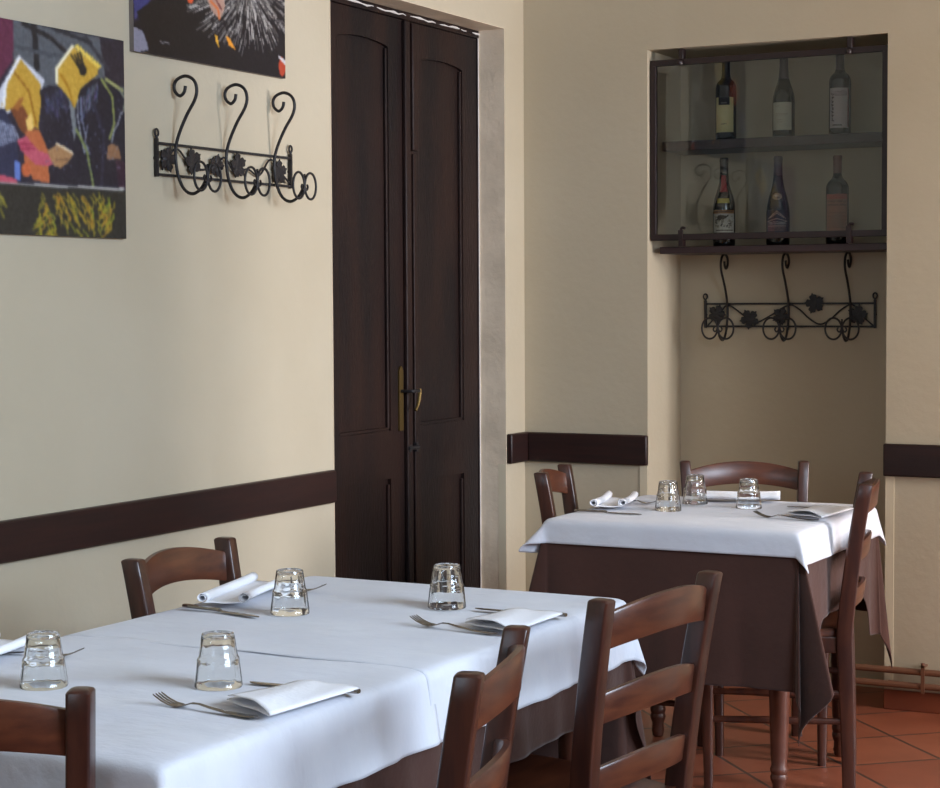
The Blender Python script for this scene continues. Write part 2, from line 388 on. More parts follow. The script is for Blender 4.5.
# the lower band: dark cloth with yellow flame-like strokes
cv.poly(P1((-230,570),(415,606),(430,790),(-230,770)), (38,38,36))
for k in range(120):
    r = random.Random(k+300); x = 110+r.random()*270; y = 610+r.random()*130; a = .5+.9*math.sin(x*.02)+r.random()*.4; l = 24+r.random()*24
    cv.line(P1((x, y), (x+math.cos(a)*l*.4, y+l*.5), (x+math.cos(a+.8)*l*.7, y+l)), (150+r.randint(-20,30), 132+r.randint(-10,20), 42), .0045, .85)
for k in range(40):
    r = random.Random(k+700); x = -180+r.random()*200; y = 600+r.random()*70; cv.line(P1((x, y), (x+10, y+30)), (150,140,46), .006, .8)
cv.speckle(9); cv.soften(2)
picture(3.952-W1, 1.564, W1, H1, cv, 'canvas print of two bowed figures in yellow hoods, unframed, lower picture on the wall')

def q2(X, Y):     # enlarged photograph of the second print
    t = (X-20)/562.; bot = 205+88*t; sc = 727-85*t
    return (t, (bot-Y)/sc)
def P2(*p): return [q2(a, b) for a, b in p]
cv = Canvas(200, 140, (24, 20, 26))
cv.poly(P2((20,-600),(290,-600),(290,0),(20,100)), (34,28,48)); cv.poly(P2((20,-120),(95,-120),(80,10),(50,60),(22,90)), (58,58,112)); cv.poly(P2((20,115),(50,130),(60,160),(72,200),(20,210)), (132,130,146))
cv.poly(P2((30,60),(120,-10),(280,-20),(300,230),(70,205),(60,150)), (20,16,20))
rr = random.Random(5)
for k in range(420):      # pale feathers spraying outwards from the upper right
    a = rr.uniform(-.2, PI*1.02); r0 = rr.uniform(30, 190); l = rr.uniform(22, 60); cx, cy = 420, -70
    x, y = cx+math.cos(a)*r0*1.05, cy+math.sin(a)*r0*1.25; g = rr.randint(105, 215)
    cv.line(P2((x, y), (x+math.cos(a+.15)*l, y+math.sin(a+.15)*l)), (g, g-4, g-10), .0032, .8)
for k in range(150):
    a = rr.uniform(PI, 2*PI); r0 = rr.uniform(20, 260); x, y = 420+math.cos(a)*r0, -80+math.sin(a)*r0; g = rr.randint(90, 190)
    cv.line(P2((x, y), (x+math.cos(a)*40, y+math.sin(a)*40)), (g, g-4, g-10), .004, .7)
cv.poly(P2((275,0),(335,-20),(345,30),(325,80),(305,60),(290,40)), (176,140,124)); cv.line(P2((290,10),(318,40),(322,76)), (206,110,60), .008); cv.line(P2((310,5),(330,40)), (110,50,50), .006)
cv.poly(P2((303,132),(314,140),(322,190),(308,160)), (226,168,52)); cv.poly(P2((346,140),(362,146),(384,192),(356,172)), (232,150,44))
cv.spot(*q2(216,4), .028, (216,84,44)); cv.spot(*q2(568,250), .035, (206,74,44), a=.8, ry=.055); cv.poly(P2((552,205),(582,225),(582,245),(556,220)), (190,186,190))
cv.line(P2((108,165),(118,172),(126,166),(140,174)), (150,146,150), .004)
cv.spot(*q2(150,-220), .12, (196,84,48)); cv.spot(*q2(300,-300), .14, (168,140,60)); cv.spot(*q2(480,-330), .10, (120,60,52))
cv.speckle(5, 2); cv.soften(1)
picture(3.995, 2.053, .716, .51, cv, 'dark canvas print of white feathers and orange specks, hung highest above the coat rack')

# ------------------------------------------------------------------ wrought-iron coat racks
HOOK = [(.045,1.978),(.041,1.962),(.027,1.952),(.011,1.964),(.008,1.982),(.019,1.997),(.046,2.004),(.072,1.992),(.082,1.967),(.075,1.939),(.049,1.901),(.026,1.859),(.012,1.821),(.010,1.782),(.018,1.738),(.037,1.702),(.065,1.689),(.094,1.704),(.113,1.735)]
def leaf_shape(m, cx, cz, r, rot, out):
    """ivy leaf: lobed outline, folded a little along the middle, with thickness"""
    outl = []; n = 40
    for k in range(n):
        a = 2*PI*k/n
        rad = r*(.62+.38*abs(math.cos(2.5*a))**.8)*(1+.10*math.cos(15*a))
        x, z = rad*math.sin(a+rot), rad*math.cos(a+rot); outl.append((x, z))
    top = [(cx+x, out+.006-.25*math.hypot(x, z)*.4, cz+z) for x, z in outl]; bot = [(a, b+.0025, c) for a, b, c in top]
    v = top+bot+[(cx, out+.001, cz), (cx, out+.0035, cz)]; f = []
    for k in range(n):
        j = (k+1) % n; f += [(k, j, n+j, n+k), (2*n, j, k), (2*n+1, n+k, n+j)]
    m.add(v, f)
def coat_rack(label, loc, rz, length, hooks, leaves, waves, tilt=0):
    """local: x along the bar, -y out of the wall, z measured from the upper bar"""
    t = thing('coat_rack', label, 'coat rack', loc, rz)
    b = MB(); bh = .083; e = .006
    for z in (0, -bh): b.box(0, length, -.012, -.006, z-.0035, z+.0035)
    for x in (0, length):
        b.box(x-.004, x+.004, -.013, -.003, -bh-.006, .012)
        b.tube([(x, -.009, .012), (x, -.009, .020)], .004, 8)
        b.tube([(x+.0075*math.cos(a), -.009, .027+.010*math.sin(a)) for a in np.linspace(0, 2*PI, 16, endpoint=False)], .003, 6, closed=True)
        b.tube([(x, 0, -.04), (x, -.010, -.04)], .005, 8)
    b.build('bar', iron_m, t, angle=50)
    for hx in hooks:
        h = MB(); path = [(hx, -.003-o, z-1.822) for o, z in HOOK]
        h.tube(smooth_path(path, 5), .0046, 8)
        # heart-shaped pair of rings at the tip
        o0 = -.117; zc = -.089
        for s in (-1, 1):
            cx = hx+s*.031
            h.tube([(cx+.030*math.cos(a), o0, zc+.038*math.sin(a)) for a in np.linspace(0, 2*PI, 28, endpoint=False)], .0036, 8, closed=True)
            h.tube(smooth_path([(hx, o0, zc+.034), (hx+s*.002, o0, zc), (hx+s*.010, o0, zc-.012), (hx+s*.017, o0, zc-.004), (hx+s*.013, o0, zc+.004)], 4), .003, 6)
        h.build('hook', iron_m, t, angle=60)
    v = MB(); v.tube(smooth_path([(x, -.011, z) for x, z in waves], 5), .003, 6); v.build('vine', iron_m, t)
    for (lx, lz, r, rot) in leaves:
        l = MB(); leaf_shape(l, lx, lz, r, rot, -.016); l.build('ivy_leaf', iron_m, t, angle=60)
    return t
# rack on the left wall: rotate so local x runs along +Y and -y points into the room (+X)
R1 = coat_rack('black wrought-iron coat rack with three scrolled hooks, below the feather print', (XL, 4.106, 1.822), PI/2, .649, [.078, .314, .556],
          [(.045,-.040,.034,.3),(.16,-.040,.036,2.2),(.27,-.045,.032,4.0),(.375,-.038,.036,1.1),(.585,-.045,.036,5.0)],
          [(.02,-.07),(.08,-.01),(.14,-.045),(.2,-.06),(.27,-.04),(.31,-.02),(.36,-.06),(.42,-.045),(.48,-.06),(.54,-.01),(.6,-.05),(.64,-.075)])
R2 = coat_rack('black wrought-iron coat rack in the niche under the bottle shelves', (-2.510, NY, 1.381), 0, .640, [.088, .322, .552],
          [(.045,-.037,.034,.4),(.173,-.056,.036,2.0),(.292,-.045,.032,4.2),(.419,0,.036,1.0),(.578,-.042,.036,5.2)],
          [(.01,-.08),(.06,-.03),(.09,-.005),(.14,-.035),(.19,-.07),(.25,-.045),(.32,-.006),(.36,-.02),(.40,-.055),(.44,-.075),(.48,-.055),(.52,-.02),(.56,-.006),(.60,-.05),(.635,-.08)])

# ------------------------------------------------------------------ niche shelves, glazed frame, bottles
s1 = MB().box(NX0+.018, NX1-.002, 6.44, NY-.001, 1.934, 1.968).build('shelf', sheld_m, bevel=.002)
tag(s1, 'upper dark wooden shelf in the niche behind the glass, under three bottles', 'shelf')
s2 = MB().box(NX0+.030, NX1-.002, 6.385, NY-.001, 1.562, 1.587).build('shelf', sheld_m, bevel=.002)
tag(s2, 'lower dark wooden shelf in the niche just above the coat rack', 'shelf')
gf = thing('glazed_frame', 'glass pane in a thin dark frame closing off the niche shelves', 'glass panel', (0, 6.372, 0))
FX0, FX1, FZ0, FZ1 = NX0+.004, NX1-.003, 1.609, 2.252
m = MB(); t = .021
m.box(FX0, FX1, -.010, .010, FZ0, FZ0+t); m.box(FX0, FX1, -.010, .010, FZ1-t, FZ1)
m.box(FX0, FX0+t, -.010, .010, FZ0+t, FZ1-t); m.box(FX1-t, FX1, -.010, .010, FZ0+t, FZ1-t)
m.build('frame', fr_m, gf, smooth=False, bevel=.002)
MB().box(FX0+t-.003, FX1-t+.003, -.002, .002, FZ0+t-.003, FZ1-t+.003).build('glass_pane', pane_m, gf, smooth=False)
for x in (-2.490, -1.878):
    m = MB(); m.box(x-.009, x+.009, -.014, .016, FZ1-.004, NZ-.001); m.build('bracket', fr_m, gf, bevel=.002)
    m = MB(); m.lathe([(.002,-.012),(.010,-.011),(.012,-.004),(.010,.003),(.002,.006)], 12, (x, -.022, FZ1-.012)); m.build('knob', fr_m, gf)
    m = MB(); m.box(x-.008, x+.008, -.016, .014, 1.588, FZ0+.003); m.box(x-.008, x+.008, -.020, -.011, FZ0, FZ0+.036)
    m.tube(smooth_path([(x, -.016, FZ0+.034), (x+.006, -.017, FZ0+.044), (x+.018, -.018, FZ0+.042)]), .005, 8); m.build('bracket', fr_m, gf, bevel=.002)

def bottle_profile(kind, H, R):
    if kind == 'bordeaux':
        return [(.001,.004),(R*.7,.0),(R*.96,.003),(R,.010),(R,H*.62),(R*.97,H*.66),(R*.80,H*.705),(R*.50,H*.74),(.0155,H*.775),(.0145,H*.80),(.0142,H*.955),(.0155,H*.957),(.0155,H*.985),(.0135,H*.99),(.0135,H),(.001,H)]
    if kind == 'burgundy':
        return [(.001,.004),(R*.7,.0),(R*.96,.003),(R,.010),(R,H*.44),(R*.96,H*.50),(R*.82,H*.57),(R*.60,H*.65),(R*.44,H*.72),(.0160,H*.80),(.0148,H*.85),(.0145,H*.955),(.0160,H*.957),(.0160,H*.985),(.0135,H*.99),(.0135,H),(.001,H)]
    return [(.001,.004),(R*.7,.0),(R*.96,.003),(R,.010),(R*.99,H*.36),(R*.93,H*.44),(R*.78,H*.54),(R*.60,H*.62),(R*.46,H*.70),(.0160,H*.78),(.0150,H*.85),(.0148,H*.955),(.0162,H*.957),(.0162,H*.985),(.0135,H*.99),(.0135,H),(.001,H)]
def radius_at(prof, z):
    for (r0, z0), (r1, z1) in zip(prof[3:], prof[4:]):
        if z0 <= z <= z1 and z1 > z0: return r0+(r1-r0)*(z-z0)/(z1-z0)
    return prof[-2][0]
FACE = math.atan2(-6.5, 2.17)          # towards the room
def bottle(x, y, z, kind, H, R, glass, cap, cap_from, labels, text, rot=0):
    t = thing('wine_bottle', text, 'wine bottle', (x, y, z)); pr = bottle_profile(kind, H, R)
    fine = []
    for (r0, z0), (r1, z1) in zip(pr, pr[1:]):
        for k in range(3): fine.append((r0+(r1-r0)*k/3, z0+(z1-z0)*k/3))
    fine.append(pr[-1])
    MB().lathe(fine, 36).build('bottle_body', glass, t, angle=60)
    zc = [H*cap_from+(H-H*cap_from)*k/12 for k in range(13)]
    cp = [(radius_at(pr, q)+.0006, q) for q in zc[:-1]]+[(.0142, H+.0006), (.001, H+.0006)]
    MB().lathe(cp, 24, cap=False).build('capsule', cap, t, angle=50)
    for (cvs, z0, z1, half, nm) in labels:
        def pf(u, v, z0=z0, z1=z1, half=half):
            a = FACE+rot+(u*2-1)*half; zz = z0+(z1-z0)*v; r = radius_at(pr, zz)+.0008
            return (r*math.cos(a), r*math.sin(a), zz)
        cvs.mesh(nm, pf, label_m, t)
def scribble(c, y0, y1, col, n, seed, x0=.15, x1=.85, w=.012):
    r = random.Random(seed)
    for k in range(n):
        y = y0+(y1-y0)*(k+.5)/n; x = x0
        while x < x1:
            l = r.uniform(.03, .09); c.line([(x, y), (min(x+l, x1), y+r.uniform(-.01, .01))], col, w, .8, 1); x += l+r.uniform(.02, .04)
c1 = Canvas(36, 50, (196,186,134)); c1.poly([(.2,.78),(.78,.78),(.78,1),(.2,1)], (24,24,30)); scribble(c1, .80, .87, (120,120,120), 1, 3, .36, .62, .02); scribble(c1, .2, .28, (120,112,84), 1, 4, .35, .62)
bottle(-2.387, 6.54, 1.968, 'bordeaux', .302, .0375, black_m, caps_m, .74, [(c1, .030, .155, .95, 'label')], 'dark wine bottle with pale yellow label notched in black, top shelf', -.15)
c2 = Canvas(36, 40, (178,176,158)); scribble(c2, .84, .9, (120,118,104), 1, 5, .2, .42); scribble(c2, .50, .62, (140,136,120), 2, 6, .2, .8); scribble(c2, .26, .4, (146,142,126), 2, 8, .25, .55)
bottle(-2.170, 6.54, 1.968, 'burgundy', .300, .0395, green_m, capp_m, .70, [(c2, .028, .126, .95, 'label')], 'smoky sloping-shouldered bottle with plain grey-white label, middle of the top shelf', -.2)
c3 = Canvas(36, 56, (172,164,166)); scribble(c3, .8, .93, (120,112,116), 3, 9, .3, .9)
for k in range(16): rr = random.Random(k+40); yy = .2+.7*k/16; c3.line([(.12+rr.random()*.06, yy), (.2+rr.random()*.08, yy+rr.uniform(-.03,.03))], (70,56,66), .014, .9, 1)
scribble(c3, .05, .09, (40,36,40), 1, 10, .2, .66, .018); c3.line([(.97,.03),(.97,.97)], (150,80,84), .018, 1, 1)
bottle(-1.965, 6.54, 1.968, 'bordeaux', .300, .0385, black_m, capp_m, .76, [(c3, .026, .165, .95, 'label')], 'dark bottle with tall lilac-white label and vertical script, top shelf', -.15)
c4 = Canvas(40, 40, (176,172,160)); c4.poly([(0,.86),(1,.86),(1,1),(0,1)], (150,104,62))
for k in range(60): rr = random.Random(k+60); c4.spot(rr.uniform(.1,.9), rr.uniform(.2,.8), .035, rr.choice([(70,64,56),(110,104,96),(140,130,110)]), .8, 1)
c4.poly([(.2,.55),(.6,.62),(.7,.75),(.3,.78)], (74,66,56)); scribble(c4, .88, .98, (70,46,30), 1, 12, .1, .9, .02); scribble(c4, .04, .16, (70,60,50), 1, 13, .2, .9, .03)
c4b = Canvas(16, 8, (176,160,60)); c4c = Canvas(6, 16, (150,40,44))
bottle(-2.379, 6.50, 1.587, 'burgundy', .318, .0400, black_m, caps_m, .83, [(c4, .050, .130, 1.1, 'label'), (c4b, .155, .172, .6, 'neck_label'), (c4c, .195, .255, .5, 'seal_strip')], 'black bottle with white crest label, yellow band and red neck strip, lower shelf', -.05)
c5 = Canvas(44, 44, (46,34,34)); 
for p in ([(.05,.5),(.5,.62),(.95,.5)], [(.1,.62),(.5,.95),(.9,.62)], [(.1,.3),(.9,.3)], [(.2,.66),(.5,.86),(.8,.66)]): c5.line(p, (168,140,120), .02, .9, 1)
scribble(c5, .36, .5, (176,160,140), 2, 14, .12, .9, .022); scribble(c5, .08, .26, (130,96,84), 3, 15, .1, .9, .018)
c5b = Canvas(20, 20, (40,30,30)); c5b.spot(.5,.5,.42,(150,126,104),1,1); c5b.spot(.4,.6,.14,(190,176,160),1,1); c5b.spot(.6,.35,.12,(90,66,56),1,1)
bottle(-2.177, 6.50, 1.587, 'champagne', .316, .0420, black_m, capp_m, .78, [(c5, .045, .125, 1.0, 'label'), (c5b, .158, .188, .65, 'neck_label')], 'black bottle with dark brown crested label and round neck seal, middle of the lower shelf', -.1)
c6 = Canvas(36, 50, (138,92,72)); c6.poly([(0,.88),(1,.88),(1,1),(0,1)], (150,74,62)); scribble(c6, .7, .86, (96,60,50), 2, 16, .1, .9); scribble(c6, .15, .6, (116,74,58), 5, 17, .1, .9); c6.poly([(.2,.2),(.8,.2),(.7,.55),(.3,.5)], (126,88,70))
bottle(-1.961, 6.50, 1.587, 'bordeaux', .310, .0400, green_m, capr_m, .80, [(c6, .030, .175, 1.05, 'label')], 'dusty green bottle with faded orange-brown label and reddish capsule, lower shelf', -.1)

# ------------------------------------------------------------------ heating pipes on the back wall
for z, lb in ((.140, 'upper of two slim brown heating pipes running along the back wall'), (.092, 'lower of two slim brown heating pipes running along the back wall')):
    m = MB(); m.tube(smooth_path([(NX1+.02, YB+.02 if False else YB-.02, z), (NX1+.06, YB-.030, z), (NX1+.12, YB-.032, z), (XR-.01, YB-.032, z)], 4), .0115, 10)
    tag(m.build('heating_pipe', pipe_m), lb, 'pipe', 'heating pipes')
m = MB(); m.box(-1.606, -1.594, YB-.046, YB-.0425, .072, .165); m.box(-1.606, -1.594, YB-.046, YB, .158, .164)
m.lathe([(.001,-.003),(.007,-.002),(.007,.006),(.001,.008)], 12, (-1.600, YB-.044, .168))
tag(m.build('pipe_bracket', pipe_m), 'small metal clip holding the pair of brown pipes to the wall', 'bracket')

# ------------------------------------------------------------------ tables
def turned_leg(x, y, top):
    p = [(.012,0),(.017,.004),(.020,.02),(.018,.045),(.024,.06),(.025,.068),(.022,.076),(.025,.084),(.025,.092),(.021,.10),(.024,.13),(.030,.35),(.033,top-.16),(.028,top-.145),(.034,top-.135),(.034,top-.12)]
    m = MB(); m.lathe(p, 20, (x, y, 0)); m.box(x-.034, x+.034, y-.034, y+.034, top-.12, top-.002); return m
def table(x0, x1, y0, y1, zt, label):
    cx, cy = (x0+x1)/2, (y0+y1)/2; t = thing('dining_table', label, 'table', (cx, cy, 0)); a, b = (x1-x0)/2, (y1-y0)/2
    MB().box(-a, a, -b, b, zt-.028, zt).build('tabletop', tabw_m, t, bevel=.004)
    k = .075; m = MB()
    for s in (-1, 1):
        m.box(-a+k, a-k, s*(b-k)-.010, s*(b-k)+.010, zt-.11, zt-.028); m.box(s*(a-k)-.010, s*(a-k)+.010, -b+k, b-k, zt-.11, zt-.028)
    m.build('apron', tabw_m, t)
    for sx in (-1, 1):
        for sy in (-1, 1): turned_leg(sx*(a-k), sy*(b-k), zt-.026).build('leg', tabw_m, t)
ZT = .765
NT = (-2.352, -1.580, 2.086, 2.832, 3.682)
FT = (-2.352, -1.604, 4.960, 5.690)
table(NT[0], NT[1], NT[2], NT[3]-.002, ZT-.006, 'near square dining table hidden under cloths, in front of the cloth seam')
table(NT[0], NT[1], NT[3]+.002, NT[4], ZT-.006, 'second square dining table pushed behind the nearest one, under the same brown cloth')
table(FT[0], FT[1], FT[2], FT[3], ZT-.006, 'square dining table with turned legs standing in front of the niche')

def hash_wave(x, seed):
    return math.sin(x*1.0+seed)+.6*math.sin(x*2.3+seed*2.1)+.4*math.sin(x*4.1+seed*.7)
def drape(name, m, rect, over, z, layer, flare, corner, ripple, seed, label, cat, group=None, limit=None, step=.014, thick=.0016, sharp=3.0, wrinkle=.0015, corners=None, pouch=None):
    x0, x1, y0, y1 = rect; ol, orr, of, ob = over; R = .008+layer
    def axis(a, b, oa, ob_):
        n0 = max(1, round((b-a)/(step*1.8))); out = []
        if oa > 0:
            k = max(2, round(oa/step)); out += [a-oa*(1-i/k) for i in range(k)]
        out += [a+(b-a)*i/n0 for i in range(n0)] + [b]
        if ob_ > 0:
            k = max(2, round(ob_/step)); out += [b+ob_*(i+1)/k for i in range(k)]
        return out
    X = axis(x0, x1, ol, orr); Y = axis(y0, y1, of, ob); V = []
    for sy in Y:
        for sx in X:
            cx = min(max(sx, x0), x1); cy = min(max(sy, y0), y1); ox, oy = sx-cx, sy-cy; r = math.hypot(ox, oy)
            if r < 1e-7:
                wz = wrinkle*(math.sin(sx*23+seed)*math.sin(sy*19+1.7*seed)+.7*math.sin(sx*9-sy*31+seed)+.9*math.exp(-((math.sin((sx*.35+sy)*9+seed))/.16)**2)+.8*math.exp(-((math.sin((sx-.2*sy)*8+seed*2))/.10)**2))
                e = min(sx-x0 if ol else 9, x1-sx if orr else 9, sy-y0 if of else 9, y1-sy if ob else 9)
                V.append((sx, sy, z+layer+(wz+wrinkle*1.2)*min(1, max(e, 0)/.03))); continue
            dx, dy = ox/r, oy/r; phi = math.atan2(abs(oy), abs(ox)); cor = math.sin(2*phi)
            per = (sx if abs(oy) > 1e-7 else 0)+(sy if abs(ox) > 1e-7 else 0)
            if limit:
                k = limit(cx, cy, ox, oy, r)
                if k is not None: r = k
            bend = R*PI/2
            if r < bend:
                a = r/R; out, down = R*math.sin(a), R*(1-math.cos(a))
            else:
                Ln = r-bend
                key = ('r' if ox > 0 else 'l')+('b' if oy > 0 else 'f'); kc = (corners or {}).get(key, corner)
                if pouch and key in pouch:      # the cloth corner falls in a pouch between two outward folds
                    a1, a2, ac = pouch[key]; dg = math.degrees(phi)
                    al = flare+(a1*math.exp(-((dg-28)/11)**2)+a2*math.exp(-((dg-66)/10)**2)+ac*math.exp(-((dg-47)/9)**2))*min(1, cor*1.5)
                    if cor < 1e-4: al = flare
                else: al = flare+kc*cor**1.3
                al += ripple*(hash_wave(per*sharp*6, seed) if cor < 1e-4 else hash_wave((cx+cy)*sharp*6, seed)*(1-cor))*min(1, Ln/.12)
                if cor > 1e-4 and not (pouch and key in pouch): al += ripple*1.6*math.sin(6*phi*1.0+seed)*cor
                out, down = R+Ln*math.sin(al), R+Ln*math.cos(al)
            V.append((cx+dx*out, cy+dy*out, z+layer-down))
    n = len(X); F = [(j*n+i, j*n+i+1, (j+1)*n+i+1, (j+1)*n+i) for j in range(len(Y)-1) for i in range(n-1)]
    me = bpy.data.meshes.new(name); me.from_pydata(V, [], F); o = bpy.data.objects.new(name, me); C.objects.link(o); me.materials.append(m)
    for p in me.polygons: p.use_smooth = True
    sub = o.modifiers.new('smooth', 'SUBSURF'); sub.levels = 1; sub.render_levels = 1
    so = o.modifiers.new('thickness', 'SOLIDIFY'); so.thickness = thick; so.offset = 1
    tag(o, label, cat, group); return o
def sstep(a, b, x):
    t = min(1, max(0, (x-a)/(b-a))); return t*t*(3-2*t)
def far_limit(cx, cy, ox, oy, r):
    if abs(oy) < 1e-6 and ox > 0:      # the cloth is gathered on the seat of the chair pushed in from the right
        k = sstep(5.03, 5.12, cy)*(1-sstep(5.56, 5.64, cy)); full = .395; lim = full-(full-.262)*k
        return r*lim/full
    if abs(oy) < 1e-6 and ox < 0:
        k = sstep(5.02, 5.1, cy)*(1-sstep(5.5, 5.6, cy)); full = .375; return r*(full-(full-.262)*k)/full
    if abs(ox) < 1e-6 and oy > 0:
        k = sstep(-2.30, -2.24, cx)*(1-sstep(-1.74, -1.66, cx)); full = .33; return r*(full-(full-.262)*k)/full
    return None
drape('brown_tablecloth', brown_m, (NT[0], NT[1], NT[2], NT[4]), (.225, .225, .225, .47), ZT-.006, .002, .04, .11, .03, 1.3, 'brown cloth showing below the white linen of the two joined near tables', 'tablecloth', 'brown tablecloths')
drape('brown_tablecloth', brown_m, FT, (.375, .395, .438, .33), ZT-.006, .002, .02, .17, .02, 4.1, 'long brown cloth draped low over the table in front of the niche', 'tablecloth', 'brown tablecloths', limit=far_limit, corners={'lf': .20, 'rb': .07, 'lb': .1}, pouch={'rf': (.28, .07, -.03)})
drape('white_tablecloth', linen_m, (NT[0], NT[1], NT[2], NT[3]), (.10, .135, .09, 0), ZT-.006, .0065, .13, .22, .06, 2.2, 'white linen cloth on the nearest table, in front of the seam', 'tablecloth', 'white tablecloths', sharp=4)
drape('white_tablecloth', linen_m, (NT[0], NT[1], NT[3]-.02, NT[4]), (.10, .138, 0, .12), ZT-.006, .0078, .13, .12, .06, 5.2, 'white linen cloth behind the seam, on the second joined table', 'tablecloth', 'white tablecloths', sharp=4)
drape('white_tablecloth', linen_m, FT, (.11, .10, .077, .10), ZT-.006, .0065, .10, .30, .06, 3.6, 'white linen cloth on the table in front of the niche', 'tablecloth', 'white tablecloths', sharp=3, corners={'lf': .62, 'rb': .10, 'lb': .2, 'rf': .2})

# ------------------------------------------------------------------ chairs
def post_y(z):
    if z < .45: return -.205+.015*(z/.45)**1.3
    t = (z-.45)/.43; return -.19-.035*t-.022*t*t
def splay(z): return .88+.12*max(0, (z-.45)/.43)
def make_chair(label, top_mid, back_vec, width, hz=.875, tone=0):
    """top_mid: middle between the post tops; back_vec: from one post top to the other; the chair faces 90 deg left of back_vec x->"""
    a = math.atan2(back_vec[1], back_vec[0])            # local +X
    fx, fy = -math.sin(a), math.cos(a)                  # local +Y = forward
    off = -post_y(.88)
    t = thing('dining_chair', label, 'chair', (top_mid[0]+fx*off, top_mid[1]+fy*off, 0), a, 'ladder-back dining chairs')
    hw = width/2; k = hz/.88
    for s in (-1, 1):
        m = MB(); rings = []
        for z in np.linspace(0, .88, 23):
            sx = hw*splay(z)-.006
            dp = .034+.010*min(1, abs(z-.0)/.45) if z < .45 else .044-.006*(z-.45)/.43
            rings.append(rrect(s*(sx), post_y(z), .034, dp+.003, z*k, .005))
        zt = .88*k
        rings.append(rrect(s*(hw-.006), post_y(.88), .031, .038, zt+.003, .006)); rings.append(rrect(s*(hw-.006), post_y(.88), .022, .028, zt+.005, .006))
        m.loft(rings); m.build('back_post', wood_m, t, angle=40)
        m = MB(); rings = []
        for z in np.linspace(0, .44, 8):
            q = .026+.012*(z/.44); rings.append(rrect(s*(hw+.008), .195-.006*(1-z/.44), q, q, z, .008))
        m.loft(rings); m.build('front_leg', wood_m, t, angle=40)
        for z, r in ((.20, .009), (.28, .009)):
            m = MB(); m.tube([(s*(hw*.88-.002), -.20, z), (s*(hw*.95), 0, z), (s*(hw+.006), .19, z)], lambda u, r=r: r*(1+.25*math.sin(PI*u)), 10)
            m.build('side_stretcher', wood_m, t)
    for z0, hh, ar in ((.7885, .064, .020), (.650, .054, .018), (.517, .050, .016)):
        m = MB(); rings = []
        for i in range(25):
            u = -1+2*i/24; x = u*(hw*splay(z0+hh/2)-.012); bow = .040*(1-u*u); rise = ar*(1-u*u); z = (z0+rise)*k; y = post_y(z0+hh/2)-bow+.004
            zt_ = z+hh-.004*0; hh2 = hh*(1+.12*(1-u*u))
            y2 = y-.0035*(hh/.06)
            ring = []
            for (dy, dz) in ((.006,.0),(.0075,.004),(.0075,hh2-.004),(.005,hh2),(-.005,hh2),(-.0075,hh2-.004),(-.0075,.004),(-.006,0)):
                yy = y+dy-(dz/hh)*.007; ring.append((x, yy, z+dz))
            rings.append(ring)
        m.loft(rings); m.build('slat', woodh_m, t, angle=40)
    m = MB()
    m.tube([(-hw, .19, .25), (hw, .19, .25)], .009, 10); m.build('front_stretcher', wood_m, t)
    m = MB(); m.tube([(-hw*.88, -.200, .235), (hw*.88, -.200, .235)], .009, 10); m.build('rear_stretcher', wood_m, t)
    m = MB(); rings = []
    ys = [-.195, -.185, -.10, 0, .10, .19, .212, .22]; half = [hw*.88-.015, hw*.88-.010, hw*.94, hw+.018, hw+.026, hw+.028, hw+.022, hw+.008]
    prof = []
    for y, h in zip(ys, half):
        prof.append([(-h, y, .448), (-h+.004, y, .440), (h-.004, y, .440), (h, y, .448), (h, y, .458), (h-.006, y, .464), (h*.5, y, .461), (0, y, .4595), (-h*.5, y, .461), (-h+.006, y, .464), (-h, y, .458)])
    m.loft(prof); m.build('seat', woodh_m, t, angle=40)
    m = MB()
    for s in (-1, 1): m.loft([[(s*(hw*.88-.018), -.18, z), (s*(hw*.88), -.18, z), (s*(hw+.008), .185, z), (s*(hw-.010), .185, z)] for z in (.395, .441)])
    m.box(-hw, hw, .185, .203, .395, .441); m.box(-hw*.88+.01, hw*.88-.01, -.20, -.182, .395, .441); m.build('seat_frame', wood_m, t, smooth=False, bevel=.003)
    return t
CH = [  # near/left post top, other post top : local +X runs from the first to the second so that the chair faces its table
    ('dark wooden ladder-back chair at the near end of the long white table, seen from behind', (-1.980, 1.835), (-1.645, 2.003), .38),
    ('dark wooden chair with arched top slat between the long table and the rail wall', (-2.423, 3.445), (-2.387, 3.067), .385),
    ('dark ladder-back chair at the seam of the long table, its slats seen edge-on', (-1.225, 2.320), (-1.338, 2.706), .395),
    ('brown ladder-back chair standing clear of the far end of the long table, three slats showing', (-1.325, 3.007), (-1.275, 3.409), .415),
    ('dark ladder-back chair seen sideways, pushed into the niche-side table from its right', (-1.486, 5.205), (-1.590, 5.573), .385),
    ('wooden chair facing right in the corner by the short rail, left of the niche table', (-2.527, 5.444), (-2.470, 5.163), .315),
    ('wooden chair with arched slat standing in the niche opening behind its table', (-1.879, 5.870), (-2.225, 5.720), .39),
]
for lb, a, b, wd in CH:
    # facing = left of (a->b)
    make_chair(lb, ((a[0]+b[0])/2, (a[1]+b[1])/2), (b[0]-a[0], b[1]-a[1]), wd)

